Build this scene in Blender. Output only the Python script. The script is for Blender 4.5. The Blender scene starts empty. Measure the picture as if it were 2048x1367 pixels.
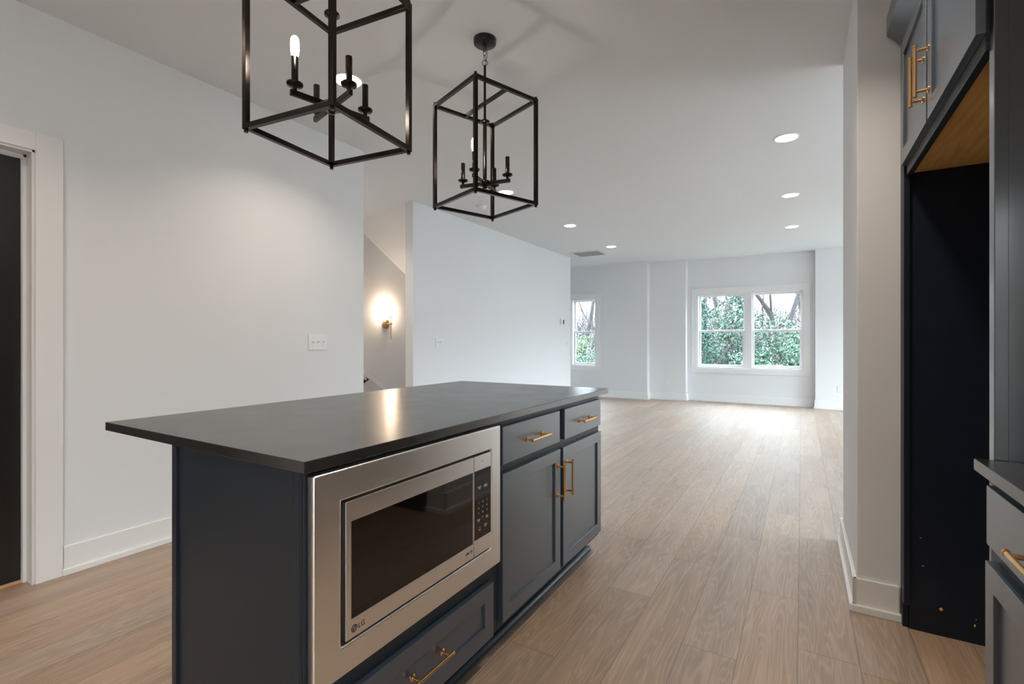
import bpy, bmesh, math, random
from mathutils import Vector, Matrix, Euler
random.seed(7)
S = bpy.context.scene
COL = S.collection
R = math.radians

# ------------------------------------------------------------------ camera
HC = 1.155
YAW = 30.911
cam_d = bpy.data.cameras.new('camera')
cam = bpy.data.objects.new('camera', cam_d)
COL.objects.link(cam)
cam_d.sensor_width = 36.0
cam_d.lens = 967.0 / 2048.0 * 36.0
cam_d.shift_y = -1.0 / 2048.0
cam_d.clip_start = 0.02
cam.location = (0, 0, HC)
cam.rotation_euler = (R(90), 0, R(YAW))
S.camera = cam

# ------------------------------------------------------------------ world, light, exposure
S.view_settings.view_transform = 'Standard'
S.view_settings.look = 'None'
S.view_settings.exposure = 0.54
S.view_settings.gamma = 1.0
S.view_settings.use_curve_mapping = False
SKY_LOW, SKY_HIGH = 2.8, 14.0
W = bpy.data.worlds.new('overcast_sky')
S.world = W
W.use_nodes = True
wn = W.node_tree.nodes
bg = wn['Background']
tc = wn.new('ShaderNodeTexCoord')
nz = wn.new('ShaderNodeTexNoise'); nz.inputs['Scale'].default_value = 2.0
rp = wn.new('ShaderNodeValToRGB')
rp.color_ramp.elements[0].color = (0.80, 0.88, 1.0, 1)
rp.color_ramp.elements[1].color = (0.90, 0.945, 1.0, 1)
W.node_tree.links.new(tc.outputs['Generated'], nz.inputs['Vector'])
W.node_tree.links.new(nz.outputs['Fac'], rp.inputs['Fac'])
W.node_tree.links.new(rp.outputs['Color'], bg.inputs['Color'])
# overcast luminance: dim at the misty horizon, bright higher up
sp = wn.new('ShaderNodeSeparateXYZ'); el = wn.new('ShaderNodeMapRange')
el.interpolation_type = 'SMOOTHSTEP'
el.inputs['From Min'].default_value = 0.045; el.inputs['From Max'].default_value = 0.20
el.inputs['To Min'].default_value = SKY_LOW; el.inputs['To Max'].default_value = SKY_HIGH
W.node_tree.links.new(tc.outputs['Generated'], sp.inputs[0])
W.node_tree.links.new(sp.outputs['Z'], el.inputs['Value'])
W.node_tree.links.new(el.outputs[0], bg.inputs['Strength'])

DAY = (0.64, 0.80, 1.0)
WARM = (1.0, 0.86, 0.71)
P_DAY_SIDE = 7.0        # watts of daylight through each window of the living room's right wall
P_SIDE_WARM = 10.0        # watts of the warm light added outside the kitchen side door
P_CAN_FAR = 1.0          # watts of each downlight
P_CAN_KIT = 5.7
E_CAN_FAR = 8.0
E_CAN_KIT = 14.0
E_BULB = 95.0
E_SCONCE = 66.0

def area(name, loc, rot, sx, sy, power, color):
    d = bpy.data.lights.new(name, 'AREA'); d.shape = 'RECTANGLE'
    d.size = sx; d.size_y = sy; d.energy = power; d.color = color
    o = bpy.data.objects.new(name, d); COL.objects.link(o)
    o.location = loc; o.rotation_euler = rot
    return o
# daylight entering by the glazed door and the tall window of the living room's right wall
area('window_daylight', (3.62, 4.35, 1.1), (R(90), 0, R(90)), 1.5, 2.0, P_DAY_SIDE, DAY)
area('window_daylight', (3.62, 8.1, 1.3), (R(90), 0, R(90)), 2.4, 1.8, P_DAY_SIDE * 2.0, DAY)
# portals: the far windows, where the sky comes in
for px, py, sx in ((-3.98, 9.80, .56), (-0.86, 10.16, 1.8), (2.26, 10.0, .56)):
    po = area('window_portal', (px, py, 1.355), (R(-90), 0, 0), sx, 1.44, 1.0, (1, 1, 1)); po.data.cycles.is_portal = True

# unseen warm lamp added outside the side door, for reflections in the end panel
area('added_warm_light', (1.36, -1.65, 1.12), (R(90), 0, R(90)), 1.5, 2.1, P_SIDE_WARM, (1.0, 0.74, 0.50))

# ------------------------------------------------------------------ materials
def newmat(name):
    m = bpy.data.materials.new(name); m.use_nodes = True
    nt = m.node_tree
    return m, nt, nt.nodes['Principled BSDF']

def pbr(name, col, rough=0.5, metal=0.0, spec=0.5, coat=0.0, coat_rough=0.1, bump=0.0, bscale=200.0, var=0.0, vscale=3.0):
    m, nt, b = newmat(name)
    b.inputs['Base Color'].default_value = (*col, 1)
    b.inputs['Roughness'].default_value = rough
    b.inputs['Metallic'].default_value = metal
    b.inputs['Specular IOR Level'].default_value = spec
    b.inputs['Coat Weight'].default_value = coat
    b.inputs['Coat Roughness'].default_value = coat_rough
    t = nt.nodes.new('ShaderNodeTexCoord')
    if bump:
        n = nt.nodes.new('ShaderNodeTexNoise'); n.inputs['Scale'].default_value = bscale
        n.inputs['Detail'].default_value = 3
        bp = nt.nodes.new('ShaderNodeBump'); bp.inputs['Strength'].default_value = bump
        bp.inputs['Distance'].default_value = 0.002
        nt.links.new(t.outputs['Object'], n.inputs['Vector'])
        nt.links.new(n.outputs['Fac'], bp.inputs['Height'])
        nt.links.new(bp.outputs['Normal'], b.inputs['Normal'])
    if var:
        n = nt.nodes.new('ShaderNodeTexNoise'); n.inputs['Scale'].default_value = vscale
        n.inputs['Detail'].default_value = 4
        r = nt.nodes.new('ShaderNodeValToRGB')
        r.color_ramp.elements[0].color = (*[c * (1 - var) for c in col], 1)
        r.color_ramp.elements[1].color = (*[min(1, c * (1 + var)) for c in col], 1)
        r.color_ramp.elements[0].position = 0.3; r.color_ramp.elements[1].position = 0.7
        nt.links.new(t.outputs['Object'], n.inputs['Vector'])
        nt.links.new(n.outputs['Fac'], r.inputs['Fac'])
        nt.links.new(r.outputs['Color'], b.inputs['Base Color'])
    return m

def emit(name, col, strength):
    m = bpy.data.materials.new(name); m.use_nodes = True
    nt = m.node_tree; nt.nodes.clear()
    o = nt.nodes.new('ShaderNodeOutputMaterial'); e = nt.nodes.new('ShaderNodeEmission')
    e.inputs['Color'].default_value = (*col, 1); e.inputs['Strength'].default_value = strength
    nt.links.new(e.outputs[0], o.inputs['Surface'])
    return m

def pane_mat(name):
    m = bpy.data.materials.new(name); m.use_nodes = True
    nt = m.node_tree; nt.nodes.clear()
    o = nt.nodes.new('ShaderNodeOutputMaterial'); mx = nt.nodes.new('ShaderNodeMixShader')
    t = nt.nodes.new('ShaderNodeBsdfTransparent'); t.inputs['Color'].default_value = (0.95, 0.985, 0.975, 1)
    g = nt.nodes.new('ShaderNodeBsdfGlossy'); g.inputs['Roughness'].default_value = 0.02
    f = nt.nodes.new('ShaderNodeLayerWeight'); f.inputs['Blend'].default_value = 0.5
    pw = nt.nodes.new('ShaderNodeMath'); pw.operation = 'POWER'; pw.inputs[1].default_value = 5.0
    ma = nt.nodes.new('ShaderNodeMath'); ma.operation = 'MULTIPLY_ADD'; ma.inputs[1].default_value = 0.55; ma.inputs[2].default_value = 0.03
    nt.links.new(f.outputs['Facing'], pw.inputs[0]); nt.links.new(pw.outputs[0], ma.inputs[0])
    nt.links.new(ma.outputs[0], mx.inputs[0]); nt.links.new(t.outputs[0], mx.inputs[1])
    nt.links.new(g.outputs[0], mx.inputs[2]); nt.links.new(mx.outputs[0], o.inputs['Surface'])
    return m

def oak_floor():
    m, nt, b = newmat('oak_plank_floor')
    L = nt.links.new; N = nt.nodes.new
    def M(op, a, c=None, d=None):
        n = N('ShaderNodeMath'); n.operation = op
        for i, v in enumerate((a, c, d)):
            if v is None: continue
            if isinstance(v, (int, float)): n.inputs[i].default_value = v
            else: L(v, n.inputs[i])
        return n.outputs[0]
    geo = N('ShaderNodeNewGeometry'); sep = N('ShaderNodeSeparateXYZ')
    L(geo.outputs['Position'], sep.inputs[0])
    X, Y = sep.outputs['X'], sep.outputs['Y']
    WD, LN = 0.1905, 1.214
    u = M('DIVIDE', M('ADD', X, 0.0115), WD)
    i = M('FLOOR', u); fu = M('SUBTRACT', u, i)
    # stagger of the end joints, one value per board row
    poly = M('ADD', M('MULTIPLY', i, M('ADD', M('MULTIPLY', i, M('ADD', M('MULTIPLY', i, PC[0]), PC[1])), PC[2])), PC[3])
    off = M('FRACT', poly)
    v = M('SUBTRACT', M('DIVIDE', Y, LN), off)
    j = M('FLOOR', v); fv = M('SUBTRACT', v, j)
    cid = N('ShaderNodeCombineXYZ'); L(i, cid.inputs[0]); L(j, cid.inputs[1])
    wn_ = N('ShaderNodeTexWhiteNoise'); wn_.noise_dimensions = '3D'; L(cid.outputs[0], wn_.inputs['Vector'])
    # seams
    du = M('MULTIPLY', M('MINIMUM', fu, M('SUBTRACT', 1.0, fu)), WD)
    dv = M('MULTIPLY', M('MINIMUM', fv, M('SUBTRACT', 1.0, fv)), LN)
    d = M('MINIMUM', du, dv)
    seam = N('ShaderNodeMapRange'); seam.inputs['From Min'].default_value = 0.0004; seam.inputs['From Max'].default_value = 0.0022
    L(d, seam.inputs['Value'])
    # grain, shifted per plank
    rnd = N('ShaderNodeVectorMath'); rnd.operation = 'SCALE'; L(wn_.outputs['Color'], rnd.inputs[0]); rnd.inputs['Scale'].default_value = 37.0
    add = N('ShaderNodeVectorMath'); add.operation = 'ADD'; L(geo.outputs['Position'], add.inputs[0]); L(rnd.outputs[0], add.inputs[1])
    mp = N('ShaderNodeMapping'); mp.inputs['Scale'].default_value = (9.0, 0.75, 1.0); L(add.outputs[0], mp.inputs['Vector'])
    n1 = N('ShaderNodeTexNoise'); n1.inputs['Scale'].default_value = 1.0; n1.inputs['Detail'].default_value = 2.0; n1.inputs['Distortion'].default_value = 0.4
    L(mp.outputs[0], n1.inputs['Vector'])
    rings = M('SINE', M('MULTIPLY', n1.outputs['Fac'], 150.0))
    rings = M('POWER', M('MULTIPLY_ADD', rings, 0.5, 0.5), 3.0)
    mp2 = N('ShaderNodeMapping'); mp2.inputs['Scale'].default_value = (210.0, 7.0, 1.0); L(add.outputs[0], mp2.inputs['Vector'])
    n2 = N('ShaderNodeTexNoise'); n2.inputs['Scale'].default_value = 1.0; n2.inputs['Detail'].default_value = 3.0
    L(mp2.outputs[0], n2.inputs['Vector'])
    mp3 = N('ShaderNodeMapping'); mp3.inputs['Scale'].default_value = (14.0, 1.3, 1.0); L(add.outputs[0], mp3.inputs['Vector'])
    n3 = N('ShaderNodeTexNoise'); n3.inputs['Scale'].default_value = 1.0; n3.inputs['Detail'].default_value = 4.0
    L(mp3.outputs[0], n3.inputs['Vector'])
    g = M('ADD', M('MULTIPLY', rings, 0.13), M('ADD', M('MULTIPLY', n2.outputs['Fac'], 0.38), M('MULTIPLY', n3.outputs['Fac'], 0.42)))
    cr = N('ShaderNodeValToRGB')
    e = cr.color_ramp.elements
    e[0].position = 0.28; e[0].color = (0.27, 0.172, 0.106, 1)
    e[1].position = 0.74; e[1].color = (0.54, 0.385, 0.265, 1)
    L(g, cr.inputs['Fac'])
    # plank to plank tone
    hs = N('ShaderNodeHueSaturation')
    L(cr.outputs['Color'], hs.inputs['Color'])
    L(M('MULTIPLY_ADD', wn_.outputs['Value'], 0.26, 0.87), hs.inputs['Value'])
    sepc = N('ShaderNodeSeparateColor'); L(wn_.outputs['Color'], sepc.inputs[0])
    L(M('MULTIPLY_ADD', sepc.outputs[1], 0.25, 0.82), hs.inputs['Saturation'])
    # knots
    vo = N('ShaderNodeTexVoronoi'); vo.inputs['Scale'].default_value = 1.0
    mp4 = N('ShaderNodeMapping'); mp4.inputs['Scale'].default_value = (2.6, 1.4, 1.0); L(add.outputs[0], mp4.inputs['Vector'])
    L(mp4.outputs[0], vo.inputs['Vector'])
    kn = N('ShaderNodeMapRange'); kn.inputs['From Min'].default_value = 0.015; kn.inputs['From Max'].default_value = 0.05
    kn.inputs['To Min'].default_value = 0.55; L(vo.outputs['Distance'], kn.inputs['Value'])
    mk = N('ShaderNodeMix'); mk.data_type = 'RGBA'; mk.blend_type = 'MULTIPLY'; mk.inputs[0].default_value = 1.0
    dark = M('MULTIPLY', M('MULTIPLY_ADD', seam.outputs[0], 0.62, 0.38), kn.outputs[0])
    comb = N('ShaderNodeCombineColor'); L(dark, comb.inputs[0]); L(dark, comb.inputs[1]); L(dark, comb.inputs[2])
    L(hs.outputs['Color'], mk.inputs[6]); L(comb.outputs[0], mk.inputs[7])
    L(mk.outputs[2], b.inputs['Base Color'])
    rr = M('MULTIPLY_ADD', n2.outputs['Fac'], 0.10, 0.58)
    L(rr, b.inputs['Roughness'])
    b.inputs['Specular IOR Level'].default_value = 1.0
    b.inputs['Coat Weight'].default_value = 1.0
    b.inputs['Coat IOR'].default_value = 1.6
    b.inputs['Coat Roughness'].default_value = 0.58
    bp = N('ShaderNodeBump'); bp.inputs['Strength'].default_value = 0.35; bp.inputs['Distance'].default_value = 0.0012
    L(M('ADD', M('MULTIPLY', seam.outputs[0], 1.0), M('MULTIPLY', M('ADD', n2.outputs['Fac'], M('MULTIPLY', rings, .4)), 0.22)), bp.inputs['Height'])
    L(bp.outputs['Normal'], b.inputs['Normal'])
    return m
PC = (0.34967051, 1.64579901, 1.97240527, 0.74217463)   # stagger polynomial of the board rows

def steel(name, axis_scale):
    m, nt, b = newmat(name)
    b.inputs['Base Color'].default_value = (0.90, 0.885, 0.865, 1)
    b.inputs['Metallic'].default_value = 1.0
    b.inputs['Roughness'].default_value = 0.30
    t = nt.nodes.new('ShaderNodeTexCoord'); mp = nt.nodes.new('ShaderNodeMapping'); mp.inputs['Scale'].default_value = axis_scale
    n = nt.nodes.new('ShaderNodeTexNoise'); n.inputs['Scale'].default_value = 1.0; n.inputs['Detail'].default_value = 2
    nt.links.new(t.outputs['Object'], mp.inputs[0]); nt.links.new(mp.outputs[0], n.inputs['Vector'])
    mr = nt.nodes.new('ShaderNodeMapRange'); mr.inputs['To Min'].default_value = 0.24; mr.inputs['To Max'].default_value = 0.40
    nt.links.new(n.outputs['Fac'], mr.inputs['Value']); nt.links.new(mr.outputs[0], b.inputs['Roughness'])
    bp = nt.nodes.new('ShaderNodeBump'); bp.inputs['Strength'].default_value = 0.06; bp.inputs['Distance'].default_value = 0.0005
    nt.links.new(n.outputs['Fac'], bp.inputs['Height']); nt.links.new(bp.outputs['Normal'], b.inputs['Normal'])
    return m

def speckled(name):
    m, nt, b = newmat(name)
    t = nt.nodes.new('ShaderNodeTexCoord')
    v = nt.nodes.new('ShaderNodeTexVoronoi'); v.inputs['Scale'].default_value = 240.0
    n = nt.nodes.new('ShaderNodeTexNoise'); n.inputs['Scale'].default_value = 7.0; n.inputs['Detail'].default_value = 5
    nt.links.new(t.outputs['Object'], v.inputs['Vector']); nt.links.new(t.outputs['Object'], n.inputs['Vector'])
    r = nt.nodes.new('ShaderNodeValToRGB'); e = r.color_ramp.elements
    e[0].position = 0.0; e[0].color = (0.22, 0.17, 0.11, 1); e[1].position = 0.11; e[1].color = (0.011, 0.010, 0.010, 1)
    nt.links.new(v.outputs['Distance'], r.inputs['Fac']); nt.links.new(r.outputs['Color'], b.inputs['Base Color'])
    mr = nt.nodes.new('ShaderNodeMapRange'); mr.inputs['To Min'].default_value = 0.20; mr.inputs['To Max'].default_value = 0.30
    nt.links.new(n.outputs['Fac'], mr.inputs['Value']); nt.links.new(mr.outputs[0], b.inputs['Roughness'])
    b.inputs['Specular IOR Level'].default_value = 0.9
    b.inputs['IOR'].default_value = 1.72
    return m

def wood_ply(name):
    m, nt, b = newmat(name)
    t = nt.nodes.new('ShaderNodeTexCoord'); mp = nt.nodes.new('ShaderNodeMapping'); mp.inputs['Scale'].default_value = (60, 5, 5)
    mp.inputs['Rotation'].default_value = (0, 0, R(20))
    n = nt.nodes.new('ShaderNodeTexNoise'); n.inputs['Scale'].default_value = 1.0; n.inputs['Detail'].default_value = 4
    r = nt.nodes.new('ShaderNodeValToRGB'); e = r.color_ramp.elements
    e[0].position = 0.3; e[0].color = (0.66, 0.34, 0.10, 1); e[1].position = 0.7; e[1].color = (0.84, 0.52, 0.20, 1)
    nt.links.new(t.outputs['Object'], mp.inputs[0]); nt.links.new(mp.outputs[0], n.inputs['Vector'])
    nt.links.new(n.outputs['Fac'], r.inputs['Fac']); nt.links.new(r.outputs['Color'], b.inputs['Base Color'])
    b.inputs['Roughness'].default_value = 0.4
    return m

def leaf_mat(name, c0, c1):
    m, nt, b = newmat(name)
    t = nt.nodes.new('ShaderNodeNewGeometry')
    r = nt.nodes.new('ShaderNodeValToRGB'); e = r.color_ramp.elements
    e[0].color = (*c0, 1); e[1].color = (*c1, 1)
    nt.links.new(t.outputs['Random Per Island'], r.inputs['Fac']); nt.links.new(r.outputs['Color'], b.inputs['Base Color'])
    b.inputs['Roughness'].default_value = 0.55
    return m

M_WALL = pbr('painted_drywall', (0.785, 0.797, 0.815), 0.65, spec=0.3, bump=0.05, bscale=260)
M_CEIL = pbr('flat_ceiling_paint', (0.755, 0.775, 0.80), 0.8, spec=0.2, bump=0.05, bscale=200)
M_TRIM = pbr('semigloss_white_trim', (0.83, 0.83, 0.83), 0.35, bump=0.02, bscale=90)
M_FLOOR = oak_floor()
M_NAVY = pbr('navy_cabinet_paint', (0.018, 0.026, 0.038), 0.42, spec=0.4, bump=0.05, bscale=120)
M_NAVYF = pbr('navy_lightened_fronts', (0.032, 0.052, 0.080), 0.34, spec=0.8, coat=0.6, coat_rough=0.3, bump=0.04, bscale=120)  # same navy, base lightened and blued to carry the cool reflection on the fronts
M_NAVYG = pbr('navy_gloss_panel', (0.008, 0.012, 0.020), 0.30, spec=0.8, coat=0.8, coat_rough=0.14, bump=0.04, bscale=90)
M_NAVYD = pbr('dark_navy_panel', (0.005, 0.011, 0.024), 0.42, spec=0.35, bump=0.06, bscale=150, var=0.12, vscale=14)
M_BRASS = pbr('brushed_brass', (0.80, 0.47, 0.20), 0.24, metal=1.0, bump=0.03, bscale=300)
M_ABRASS = pbr('aged_brass', (0.52, 0.36, 0.19), 0.38, metal=1.0, bump=0.03, bscale=200)
M_BRONZE = pbr('black_bronze_metal', (0.024, 0.017, 0.013), 0.22, metal=0.7, spec=0.5, bump=0.03, bscale=150)
M_BLACKM = pbr('black_metal', (0.015, 0.016, 0.018), 0.35, metal=0.4, bump=0.02, bscale=150)
M_STEEL = steel('brushed_stainless_steel', (400, 3, 400))
M_STONE = speckled('black_speckled_quartz')
M_PLY = wood_ply('maple_plywood')
M_DOOR = pbr('black_door_gloss', (0.010, 0.008, 0.008), 0.30, spec=0.6, bump=0.35, bscale=420)
M_GLASSB = pbr('black_oven_glass', (0.005, 0.004, 0.004), 0.04, spec=0.65, bump=0.003, bscale=20)
M_PLATE = pbr('white_plastic', (0.80, 0.80, 0.81), 0.35, bump=0.01, bscale=50)
M_SCREEN = pbr('grey_screen', (0.06, 0.065, 0.07), 0.2, bump=0.01, bscale=50)
M_GRILLE = pbr('white_vent_metal', (0.70, 0.71, 0.72), 0.45, bump=0.02, bscale=80)
M_SLOT = pbr('dark_slot', (0.58, 0.60, 0.61), 0.6, bump=0.02, bscale=80)
M_INK = pbr('dark_print', (0.02, 0.02, 0.022), 0.5, bump=0.01, bscale=50)
M_INKW = pbr('pale_print', (0.60, 0.60, 0.60), 0.5, bump=0.01, bscale=50)
M_INKR = pbr('red_print', (0.65, 0.10, 0.05), 0.5, bump=0.01, bscale=50)
M_PANE = pane_mat('window_glass')
M_CANF = emit('downlight_lens', (1.0, 0.94, 0.88), E_CAN_FAR)
M_CANK = emit('warm_downlight_lens', WARM, E_CAN_KIT)
M_BULB = emit('lit_candle_bulb', (1.0, 0.90, 0.82), E_BULB)
M_GLOBE = emit('lit_sconce_globe', (1.0, 0.76, 0.54), E_SCONCE)
M_BARK = pbr('pale_bark', (0.07, 0.064, 0.066), 0.85, bump=0.6, bscale=25, var=0.3, vscale=6)
M_BARKD = pbr('dark_bark', (0.016, 0.015, 0.016), 0.85, bump=0.6, bscale=25, var=0.3, vscale=6)
M_TWIG = pbr('grey_twigs', (0.045, 0.042, 0.046), 0.85, bump=0.3, bscale=25, var=0.2, vscale=6)
M_LEAFD = leaf_mat('ivy_green', (0.007, 0.030, 0.023), (0.034, 0.100, 0.074))
M_LEAFM = leaf_mat('hedge_green', (0.022, 0.060, 0.042), (0.100, 0.172, 0.118))
M_LEAFL = leaf_mat('spring_green', (0.040, 0.085, 0.052), (0.165, 0.225, 0.125))
M_GRASS = pbr('rough_grass', (0.04, 0.06, 0.032), 0.9, bump=0.5, bscale=20, var=0.4, vscale=2)

for m_ in (M_NAVYF,):
    b_ = m_.node_tree.nodes['Principled BSDF']; b_.inputs['IOR'].default_value = 1.6; b_.inputs['Coat IOR'].default_value = 1.6

# ------------------------------------------------------------------ mesh helpers
class MB:
    def __init__(s): s.v = []; s.f = []; s.sm = []
    def add(s, verts, faces, smooth=False):
        o = len(s.v); s.v += [tuple(p) for p in verts]
        s.f += [tuple(i + o for i in f) for f in faces]; s.sm += [smooth] * len(faces)
        return s
    def box(s, x0, x1, y0, y1, z0, z1):
        x0, x1 = sorted((x0, x1)); y0, y1 = sorted((y0, y1)); z0, z1 = sorted((z0, z1))
        v = [(x0, y0, z0), (x1, y0, z0), (x1, y1, z0), (x0, y1, z0), (x0, y0, z1), (x1, y0, z1), (x1, y1, z1), (x0, y1, z1)]
        return s.add(v, [(0, 3, 2, 1), (4, 5, 6, 7), (0, 1, 5, 4), (1, 2, 6, 5), (2, 3, 7, 6), (3, 0, 4, 7)])
    def obox(s, c, ax, ay, az, hx, hy, hz):
        c = Vector(c); ax = Vector(ax).normalized() * hx; ay = Vector(ay).normalized() * hy; az = Vector(az).normalized() * hz
        v = [c + ax * i + ay * j + az * k for k in (-1, 1) for j in (-1, 1) for i in (-1, 1)]
        return s.add(v, [(0, 2, 3, 1), (4, 5, 7, 6), (0, 1, 5, 4), (1, 3, 7, 5), (3, 2, 6, 7), (2, 0, 4, 6)])
    def cyl(s, a, b, r0, r1=None, n=20, cap=True):
        a = Vector(a); b = Vector(b); r1 = r0 if r1 is None else r1
        d = (b - a).normalized(); u = d.orthogonal().normalized(); w = d.cross(u)
        v = []; f = []
        for p, r in ((a, r0), (b, r1)):
            for k in range(n):
                t = 2 * math.pi * k / n; v.append(p + (u * math.cos(t) + w * math.sin(t)) * r)
        for k in range(n):
            f.append((k, (k + 1) % n, n + (k + 1) % n, n + k))
        s.add(v, f, True)
        if cap:
            s.add(v[:n], [tuple(reversed(range(n)))]); s.add(v[n:], [tuple(range(n))])
        return s
    def lathe(s, prof, c=(0, 0, 0), axis='Z', n=32):
        """prof: list of (r, h) from bottom to top"""
        c = Vector(c); v = []; f = []
        for r, h in prof:
            for k in range(n):
                t = 2 * math.pi * k / n; a, b_ = r * math.cos(t), r * math.sin(t)
                v.append(c + (Vector((a, b_, h)) if axis == 'Z' else Vector((h, a, b_))))
        for i in range(len(prof) - 1):
            for k in range(n):
                f.append((i * n + k, i * n + (k + 1) % n, (i + 1) * n + (k + 1) % n, (i + 1) * n + k))
        s.add(v, f, True)
        if prof[0][0] > 1e-6: s.add(v[:n], [tuple(reversed(range(n)))])
        if prof[-1][0] > 1e-6: s.add(v[-n:], [tuple(range(n))])
        return s
    def torus(s, c, R_, r, nx=(1, 0, 0), ny=(0, 0, 1), n=24, m=8, sx=1.0, sy=1.0):
        c = Vector(c); nx = Vector(nx).normalized(); ny = Vector(ny).normalized(); nz_ = nx.cross(ny)
        v = []; f = []
        for i in range(n):
            t = 2 * math.pi * i / n
            dirn = nx * math.cos(t) + ny * math.sin(t); p = c + nx * math.cos(t) * R_ * sx + ny * math.sin(t) * R_ * sy
            for j in range(m):
                q = 2 * math.pi * j / m; v.append(p + dirn * math.cos(q) * r + nz_ * math.sin(q) * r)
        for i in range(n):
            for j in range(m):
                f.append((i * m + j, ((i + 1) % n) * m + j, ((i + 1) % n) * m + (j + 1) % m, i * m + (j + 1) % m))
        return s.add(v, f, True)
    def prism(s, pts, axis, a, b):
        """extrude a closed 2D outline along an axis; pts are (x,z) for 'Y', (y,z) for 'X', (x,y) for 'Z'"""
        def mk(p, t): return {'Y': (p[0], t, p[1]), 'X': (t, p[0], p[1]), 'Z': (p[0], p[1], t)}[axis]
        n = len(pts); v = [mk(p, a) for p in pts] + [mk(p, b) for p in pts]
        f = [tuple(range(n)), tuple(range(2 * n - 1, n - 1, -1))] + [(k, n + k, n + (k + 1) % n, (k + 1) % n) for k in range(n)]
        return s.add(v, f)
    def frame_x(s, x0, x1, Y0, Y1, Z0, Z1, y0, y1, z0, z1):
        """picture-frame slab in the YZ plane with a rectangular hole"""
        v = []; f = []
        for x in (x0, x1):
            v += [(x, Y0, Z0), (x, Y1, Z0), (x, Y1, Z1), (x, Y0, Z1), (x, y0, z0), (x, y1, z0), (x, y1, z1), (x, y0, z1)]
        for k in range(4):
            n = (k + 1) % 4
            f += [(k, n, n + 4, k + 4), (8 + k, 12 + k, 12 + n, 8 + n), (k, 8 + k, 8 + n, n), (4 + k, 4 + n, 12 + n, 12 + k)]
        return s.add(v, f)
    def frame_y(s, y0, y1, X0, X1, Z0, Z1, x0, x1, z0, z1):
        t = MB().frame_x(y0, y1, X0, X1, Z0, Z1, x0, x1, z0, z1)
        return s.add([(p[1], p[0], p[2]) for p in t.v], t.f)
    def build(s, name, mat, parent=None, bevel=0.0, seg=2, origin=None):
        me = bpy.data.meshes.new(name)
        off = Vector(origin) if origin is not None else (Vector(parent['_o']) if parent is not None else Vector((0, 0, 0)))
        me.from_pydata([tuple(Vector(p) - off) for p in s.v], [], s.f)
        bm = bmesh.new(); bm.from_mesh(me)
        bmesh.ops.recalc_face_normals(bm, faces=bm.faces)
        bm.to_mesh(me); bm.free()
        me.polygons.foreach_set('use_smooth', s.sm)
        me.materials.append(mat)
        o = bpy.data.objects.new(name, me); COL.objects.link(o)
        o['_o'] = tuple(off)
        if parent is not None: o.parent = parent
        elif origin is not None: o.location = origin
        if bevel:
            b = o.modifiers.new('bevel', 'BEVEL'); b.width = bevel; b.segments = seg; b.limit_method = 'ANGLE'; b.angle_limit = R(40)
            b.harden_normals = False
        return o

def tag(o, label=None, cat=None, group=None, kind=None):
    if label: o['label'] = label
    if cat: o['category'] = cat
    if group: o['group'] = group
    if kind: o['kind'] = kind
    return o

def thing(name, loc, label, cat, group=None, rz=0.0, local=False):
    o = bpy.data.objects.new(name, None); COL.objects.link(o)
    o.empty_display_size = 0.05
    o.location = loc; o.rotation_euler = (0, 0, rz)
    o['_o'] = (0.0, 0.0, 0.0) if local else tuple(loc)
    return tag(o, label, cat, group)

def struct(name, mb, mat, label, cat, bevel=0.0):
    return tag(mb.build(name, mat, None, bevel), label, cat, None, 'structure')

def dup(root, loc=None, rz=None, label=None, group=None):
    r = root.copy(); COL.objects.link(r)
    if loc is not None: r.location = loc
    if rz is not None: r.rotation_euler = (0, 0, rz)
    if label: r['label'] = label
    if group: r['group'] = group
    for ch in list(root.children):
        c = ch.copy(); COL.objects.link(c); c.parent = r
        for g in list(ch.children):
            d = g.copy(); COL.objects.link(d); d.parent = c
    return r

def text_mesh(name, txt, size, loc, mat, parent, align='LEFT', depth=0.0003):
    """printed lettering on a face that looks towards +X"""
    cu = bpy.data.curves.new(name, 'FONT'); cu.body = txt; cu.size = size; cu.align_x = align; cu.extrude = depth
    cu.space_line = 0.85
    t = bpy.data.objects.new(name, cu); COL.objects.link(t)
    bpy.context.view_layer.update()
    me = bpy.data.meshes.new_from_object(t)
    COL.objects.unlink(t); bpy.data.objects.remove(t)
    rot = Euler((R(90), 0, R(90))).to_matrix().to_4x4()
    me.transform(Matrix.Translation(Vector(loc) - Vector(parent['_o'])) @ rot)
    me.materials.clear(); me.materials.append(mat)
    o = bpy.data.objects.new(name, me); COL.objects.link(o); o.parent = parent; o['_o'] = tuple(parent['_o'])
    return o

# ------------------------------------------------------------------ the room
CZ = 2.743
WT = 0.12
LX = -3.14          # kitchen's left wall
MX = -3.77          # wall beyond the stair opening
SX = -5.05          # stairwell's side wall
mb = MB()
mb.box(-3.26, 1.22, -4.80, 2.83, -0.05, 0.0)
mb.box(-3.887, 1.22, 2.83, 4.12, -0.05, 0.0)
mb.box(-5.05, -3.887, 2.83, 4.40, -0.05, 0.0)
mb.box(-3.887, 1.22, 4.12, 10.15, -0.05, 0.0)
mb.box(1.22, 3.5, 3.24, 10.15, -0.05, 0.0)
mb.box(-4.72, -3.887, 8.34, 9.8, -0.05, 0.0)
struct('floor', mb, M_FLOOR, 'light oak plank floor running from the kitchen to the living room windows', 'floor')
struct('ceiling', MB().box(-5.2, 3.5, -4.92, 10.2, CZ, CZ + 0.1), M_CEIL, 'flat white ceiling over kitchen and living room', 'ceiling')

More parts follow.
